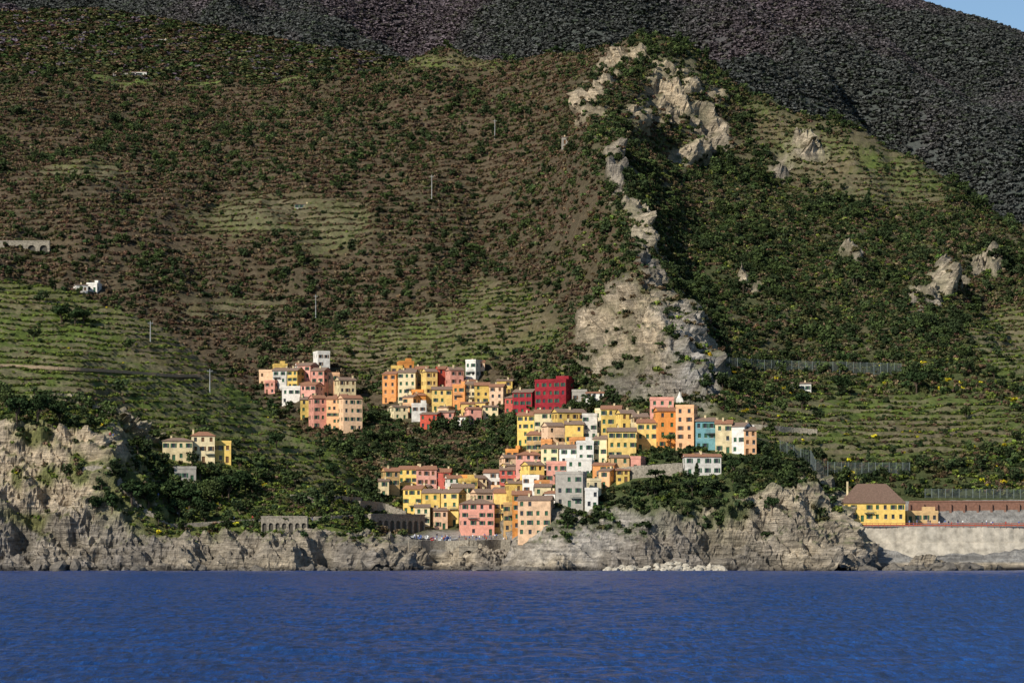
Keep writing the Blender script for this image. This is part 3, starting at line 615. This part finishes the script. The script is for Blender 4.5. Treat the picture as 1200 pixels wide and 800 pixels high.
def emit(name,n,a,b,mode):
    u,d=dsample(n,a,b);p=samp(P,u,d);lb=sampn(lab,u,d);rkk=samp(rockv,u,d);te=samp(T,u,d);t2=samp(T2,u,d);f=sampn(fr,u,d)
    sp_=samp(spur,u,d);vl=samp(villm,u,d);cl=fbm(p[:,0]/28,p[:,1]/28,1.1,3);cl2=fbm(p[:,0]/12,p[:,1]/12,6.1,2);vg=samp(veg,u,d);cl3=fbm(p[:,0]/70,p[:,1]/90,9.1,3)
    pyv=YH-(p[:,2]-H)*F/p[:,1];right=(u>sp_+cl2*8)
    keep=(rkk<.42)&(p[:,2]>7)&~((u>980)&(d<1060))&~((u>475)&(u<605)&(d<1075))
    m=len(u);w=np.zeros((m,len(PN)))
    A_l=(lb==0)&~right;A_r=(lb==0)&right
    def setw(mask,**k):
        for nme,v in k.items(): w[mask,PN.index(nme)]=v
    setw(A_l,brown=6,tan=2.,olive=2.8,dark=.9,green=.6)
    setw(A_r,brown=1.3,tan=1.1,olive=4.5,dark=2.,green=3,bright=.7)
    setw(A_r&(cl3>.15),brown=2.4,tan=2.2,olive=4.,dark=1,green=1.4,bright=.5)
    lowA=A_l&(d<1400)&(cl>-.2);setw(lowA,brown=2.,olive=3,dark=1.8,green=3,bright=1.4)
    setw((lb==1),tan=1.2,olive=3,dark=1.,green=3,bright=4.6,yellow=.13);w[(lb==1),0]=.6
    setw((lb==2),olive=2,dark=1.5,green=3,bright=1)
    setw((lb==3),brown=2,olive=3,dark=1.8,green=1.5,purple=1);setw((lb==4),purple=8,brown=1.,dark=.1,olive=1.6)
    lowR=A_r&(d<1250);setw(lowR,bright=2.2,yellow=.3,green=3,dark=1.3)
    dk=(cl>.25);w[dk&(lb<4),PN.index('dark')]*=3.;w[dk&(lb<4),PN.index('green')]*=1.8
    w[(lb<3)&(te>.5),PN.index('bright')]+=1
    w[w.sum(1)==0,2]=1
    keep&=~((t2>.3)&(f>=.55)&(rng.random(m)<.78))
    keep&=~((te>.45)&(rng.random(m)<.4))
    keep&=~((vl>.4)&(rng.random(m)<.6))
    keep&=~((cl2<-.45)&(lb<3)&(rng.random(m)<.6))
    k=choose(w);tint=PA[np.clip(k,0,len(PN)-1)]*rng.uniform(.7,1.35,(m,1))*(1+rng.normal(0,.06,(m,3)))
    if mode=='bush':
        s=rng.uniform(.7,1.9,m)*np.where(te>.45,.7,1)*np.where(k==3,1.35,1)*np.where(lb==1,.75,1);
        kp=keep&(lb<3);idx=rng.integers(0,5,m);scl=np.stack([s,s*rng.uniform(.8,1.2,m),s*rng.uniform(.7,1.1,m)],1);coll=bushc
    elif mode=='rows':
        kp=(lb<3)&(te>.35)&(rkk<.4)&(f>.05)&(f<.5)&(p[:,2]>12)&(cl2>-.35);s=rng.uniform(.4,1.05,m);idx=rng.integers(0,5,m);scl=np.stack([s*1.3,s*1.1,s*.9],1);coll=bushc
        w2=np.zeros_like(w);w2[:,[1,2,4,5,3]]=(1.2,2.2,2.5,5,.6);w2[(d>1450)]*=0;w2[d>1450,1]=3;w2[d>1450,2]=2.5;w2[d>1450,4]=1.5
        kk=choose(w2);tint=PA[kk]*rng.uniform(.7,1.4,(m,1))
    elif mode=='tree':
        pr=np.where(A_r,.45,.3)*np.where(dk,1.6,.35)*np.where(te>.4,.25,1)*np.where(vl>.4,.15,1)*np.where((lb==1)&(pyv>495),3.,1)*np.where(lowA,1.4,1)*np.where(vg>.3,1.6,1)
        kp=keep&(lb<3)&(rng.random(m)<pr);s=rng.uniform(2.8,6.2,m);idx=rng.choice([0,1,2,3,4],m,p=[.3,.27,.27,.13,.03]);scl=np.stack([s*1.15,s*1.15,s],1);coll=treec
        tint=np.where(rng.random((m,1))<.5,PA[3]*1.2,PA[4])*rng.uniform(.7,1.5,(m,1))
    else:
        kp=(lb>=3)&(rkk<.5);s=rng.uniform(3.2,6.,m)*np.where(lb==3,.75,1);idx=rng.integers(0,5,m);scl=np.stack([s*1.2,s*1.2,s*np.where(lb==4,.62,.65)],1);coll=bushc
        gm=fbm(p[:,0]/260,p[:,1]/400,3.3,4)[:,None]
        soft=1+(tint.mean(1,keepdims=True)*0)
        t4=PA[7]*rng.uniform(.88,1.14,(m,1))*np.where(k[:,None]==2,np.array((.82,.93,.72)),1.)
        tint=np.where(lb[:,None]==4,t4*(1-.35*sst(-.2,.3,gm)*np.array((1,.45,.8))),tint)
    if mode!='far': kp&=clear_houses(p,.5)
    p=p[kp];tint=np.clip(tint[kp],.005,.8)
    rot=np.zeros((len(p),3));rot[:,2]=rng.uniform(0,6.28,len(p));rot[:,:2]=rng.normal(0,.08,(len(p),2))
    scatter(name,p,rot,scl[kp],idx[kp],np.concatenate([tint,np.ones((len(tint),1))],1),coll)
    print(name,len(p))
emit('scrub_bushes',230000,992,1960,'bush')
emit('terrace_vine_rows',420000,1040,1800,'rows')
emit('hillside_trees',26000,992,1960,'tree')
emit('distant_woodland',200000,1980,4000,'far')
# individual trees
LF=[leafmat('foliage_dark',(.032,.052,.02)),leafmat('foliage_olive',(.065,.085,.03))]
TM=[]
for i,k in enumerate((0,0,1,0)):
    bl,tr=treespec(k,i+50);TM.append(leafy('big_tree',bl,90,.042,LF[i%2 if i<3 else 0],tr,i+9))
for (u,py,h,k) in [(72,380,9,0),(88,382,8,0),(98,380,7,3),(20,495,10,0),(45,497,11,3),(70,498,9,0),(8,480,9,1),(150,590,9,0),(172,596,10,3),(198,590,9,0),(222,598,10,0),(246,592,9,1),(268,585,10,0),(288,578,9,3),(130,600,8,0),(110,606,8,3),(325,525,7,0),(285,492,6,2),(210,608,8,0),(240,610,8,3),(590,70,7,2),(655,545,6,0),(520,560,6,0),(560,548,6,2),(905,600,6,0),(860,555,6,0),(1075,460,10,0),(985,463,9,3),(655,70,8,2),(1010,150,8,2),(1045,165,8,0),(470,560,7,0),(830,466,7,2),(940,480,8,0),(390,560,6,0),(430,520,7,0),(600,545,6,1)]:
    p=hit(u,py);kind='pine_tree' if k==2 else 'oak_tree'
    o=link(bpy.data.objects.new(kind,TM[k]));o.location=tuple(p-np.array((0,0,.3)));o.scale=(h*1.1,h*1.1,h);o.rotation_euler=(0,0,random.random()*6)
# ---------------------------------------------------------------- people, boats
def person_mesh(top,leg,sw):
    J=[(0,0,.95),(0,0,1.2),(0,0,1.42),(0,0,1.55),(0,0,1.66),(0,0,1.74), (.19,0,1.40),(.24,.03,1.13),(.22,-.08*sw,.88),(-.19,0,1.40),(-.24,.03,1.13),(-.22,.1*sw,.88),(.1,0,.9),(.11,-.1*sw,.5),(.11,-.05*sw,.08),(.11,-.2,.03),(-.1,0,.9),(-.11,.08*sw,.5),(-.11,.16*sw,.08),(-.11,.02,.03)]
    Ed=[(0,1),(1,2),(2,3),(3,4),(4,5),(2,6),(6,7),(7,8),(2,9),(9,10),(10,11),(0,12),(12,13),(13,14),(14,15),(0,16),(16,17),(17,18),(18,19)]
    R=[.15,.14,.15,.06,.11,.08,.07,.05,.035,.07,.05,.035,.1,.07,.045,.035,.1,.07,.045,.035]
    m=bpy.data.meshes.new('sk');m.from_pydata(J,Ed,[]);o=link(bpy.data.objects.new('sk',m))
    o.modifiers.new('s','SKIN');m.skin_vertices[0].data[0].use_root=True
    for i,r in enumerate(R): m.skin_vertices[0].data[i].radius=(r,r)
    o.modifiers.new('b','SUBSURF').levels=1
    dg=bpy.context.evaluated_depsgraph_get();me2=bpy.data.meshes.new_from_object(o.evaluated_get(dg));bpy.data.objects.remove(o)
    me2.materials.clear()
    for x in(leg,top,skin,hair): me2.materials.append(x)
    for f in me2.polygons:
        z=f.center.z;f.material_index=0 if z<.95 and abs(f.center.x)<.2 else 3 if z>1.7 or(z>1.58 and f.center.y>.02) else 2 if z>1.5 or(abs(f.center.x)>.2 and z<1.05) else 1
        f.use_smooth=True
    return me2
skin=flat('skin',(.5,.3,.2),.6);hair=flat('hair',(.05,.03,.02),.7)
cl=[flat('cloth_%s'%n,c,.9) for n,c in dict(white=(.7,.7,.68),red=(.45,.06,.05),blue=(.07,.13,.35),dark=(.04,.04,.05),beige=(.4,.32,.2)).items()]
PMs=[person_mesh(cl[a],cl[b],s) for a,b,s in((0,3,1),(1,3,.6),(2,4,1),(3,2,.3),(0,2,1.3))]
def person(u,py,dmin):
    p=hit(u,py,dmin);o=link(bpy.data.objects.new('person',random.choice(PMs)));o.location=(p[0],p[1],p[2]+.02);o.rotation_euler=(0,0,random.random()*6.28)
    return o
for i in range(40): person(random.uniform(482,600),random.uniform(630,635),1044)
for i in range(14): person(random.uniform(110,400),random.uniform(609,612),1012)
for i in range(18):
    u=random.uniform(1064,1200);o=person(u,615,1022);d=random.uniform(1022,1040);o.location=(wx(u,d)[0],d,zat(u,d)+.02)
def boat(u,d,z,L,c,rz,cab=False):
    e=empty('fishing_boat',(wx(u,d)[0],d,z),rz);V=[];Fc=[];n=9
    for i in range(n):
        t=i/(n-1);hw=L*.17*(math.sin(math.pi*min(1,(t*.62+.3)))**.8) if t<.98 else .02
        if t>.55: hw*= (1-((t-.55)/.45)**2)*.98+.02
        x=(t-.5)*L;sh=.9+.5*t*t
        V+=[(x,-hw,sh),(x,-hw*.75,.25),(x,0,-.1),(x,hw*.75,.25),(x,hw,sh),(x,hw*.85,sh-.02),(x,hw*.6,.4),(x,-hw*.6,.4),(x,-hw*.85,sh-.02)]
    for i in range(n-1):
        for k in range(9): Fc.append((i*9+k,i*9+(k+1)%9,i*9+9+(k+1)%9,i*9+9+k))
    Fc+=[(0,1,2,3,4,5,6,7,8)];m=bpy.data.meshes.new('hull');m.from_pydata(V,[],Fc);m.materials.append(c);o=link(bpy.data.objects.new('hull',m));o.parent=e
    b=MB()
    for x in(-.2*L,.08*L): b.box(x-.15,x+.15,-L*.12,L*.12,.6,.68)
    if cab: b.box(-.15*L,.1*L,-L*.09,L*.09,.5,1.9);b.box(-.17*L,.12*L,-L*.1,L*.1,1.9,2.0)
    b.ob('thwarts',trim,e)
for i,u in enumerate((484,492,500,507,516,524,532)):
    d=1050+random.uniform(-3,5);boat(u,d,zat(u,d)+.15,4.5,[cl[0],cl[2],cl[0],cl[1]][i%4],random.uniform(-.6,.6)+1.2)
# ---------------------------------------------------------------- water
wd=[];r=90.
while r<1005: wd.append(r); r*=1.0+.003
Wd=np.array([-2000,-500,-50,40]+wd+[1010,1400.]);Wu=np.concatenate([[-6000,-2500],np.arange(-200,1401,4.),[3700,7200]])
ug,dg_=np.meshgrid(Wu,Wd,indexing='ij');wxx=(ug-600)/F*np.maximum(dg_,0)+np.where(dg_<90,(ug-600)*.2,0)
msk=(dg_>90)&(dg_<990)
wz=np.where(msk,(fbm(wxx/2.2,dg_/2.2,.5,3)*.17+fbm(wxx/11,dg_/9,.9,2)*.12),0)
me=bpy.data.meshes.new('sea_water');n1_,n2_=wz.shape
V=np.stack([wxx,dg_,wz],-1).reshape(-1,3);ii,jj=np.meshgrid(np.arange(n1_-1),np.arange(n2_-1),indexing='ij');a=(ii*n2_+jj).ravel()
me.from_pydata(V.tolist(),[],np.stack([a,a+n2_,a+n2_+1,a+1],-1).tolist());me.polygons.foreach_set('use_smooth',np.ones(len(a),bool))
m,t=nt('sea_water');L=t.links.new
o=N_(t,'ShaderNodeOutputMaterial');b=N_(t,'ShaderNodeBsdfPrincipled');b.inputs['Roughness'].default_value=.2;b.inputs['IOR'].default_value=1.33
b.inputs['Specular IOR Level'].default_value=.14
g=N_(t,'ShaderNodeNewGeometry')
def nz(sc_,scale,det):
    mp=N_(t,'ShaderNodeMapping');mp.inputs['Scale'].default_value=sc_;L(g.outputs['Position'],mp.inputs['Vector'])
    n=N_(t,'ShaderNodeTexNoise');n.inputs['Scale'].default_value=scale;n.inputs['Detail'].default_value=det;n.inputs['Roughness'].default_value=.7;L(mp.outputs[0],n.inputs['Vector']);return n.outputs['Fac']
f1=nz((1.9,.2,1),1.,5);f2=nz((.02,.006,1),1.,4)
ad=N_(t,'ShaderNodeMix',data_type='RGBA');ad.inputs[6].default_value=(.0015,.022,.10,1);ad.inputs[7].default_value=(.006,.085,.36,1)
mr=N_(t,'ShaderNodeMapRange');mr.inputs['From Min'].default_value=.38;mr.inputs['From Max'].default_value=.62;sm=N_(t,'ShaderNodeMath',operation='MULTIPLY_ADD');sm.inputs[1].default_value=.12
L(f2,sm.inputs[0]);s2=N_(t,'ShaderNodeMath',operation='MULTIPLY');s2.inputs[1].default_value=.88;L(f1,s2.inputs[0]);L(s2.outputs[0],sm.inputs[2]);L(sm.outputs[0],mr.inputs['Value']);L(mr.outputs[0],ad.inputs[0]);L(ad.outputs[2],b.inputs['Base Color'])
bp=N_(t,'ShaderNodeBump');bp.inputs['Strength'].default_value=1.;bp.inputs['Distance'].default_value=1.;L(f1,bp.inputs['Height']);L(bp.outputs[0],b.inputs['Normal']);L(b.outputs[0],o.inputs[0])
me.materials.append(m);link(bpy.data.objects.new('sea_water',me))
# ---------------------------------------------------------------- light, sky, camera
az=math.radians(42);el=math.radians(33)
s=Vector((-math.sin(az)*math.cos(el),-math.cos(az)*math.cos(el),math.sin(el)))
sun=bpy.data.lights.new('sun','SUN');sun.energy=5.;sun.angle=math.radians(.5);sun.color=(1,.95,.85)
so=link(bpy.data.objects.new('sun',sun));so.rotation_euler=(-s).to_track_quat('-Z','Y').to_euler();so.location=(0,0,500)
w=bpy.data.worlds.new('World');sc.world=w;w.use_nodes=True;t=w.node_tree;t.nodes.clear()
sk=t.nodes.new('ShaderNodeTexSky');sk.sky_type='NISHITA';sk.sun_disc=False;sk.sun_elevation=el;sk.sun_rotation=math.atan2(s.x,s.y);sk.ozone_density=4.;sk.air_density=1.;sk.dust_density=.0
bg=t.nodes.new('ShaderNodeBackground');bg.inputs['Strength'].default_value=.1;ow=t.nodes.new('ShaderNodeOutputWorld')
t.links.new(sk.outputs[0],bg.inputs[0]);t.links.new(bg.outputs[0],ow.inputs[0])
cam=bpy.data.cameras.new('camera');cam.lens=108;cam.sensor_width=36;cam.shift_y=(YH-400)/1200;cam.clip_start=1;cam.clip_end=20000
co=link(bpy.data.objects.new('camera',cam));co.location=(0,0,H);co.rotation_euler=(math.pi/2,0,0);sc.camera=co
sc.view_settings.view_transform='Standard';sc.view_settings.look='None';sc.view_settings.exposure=0
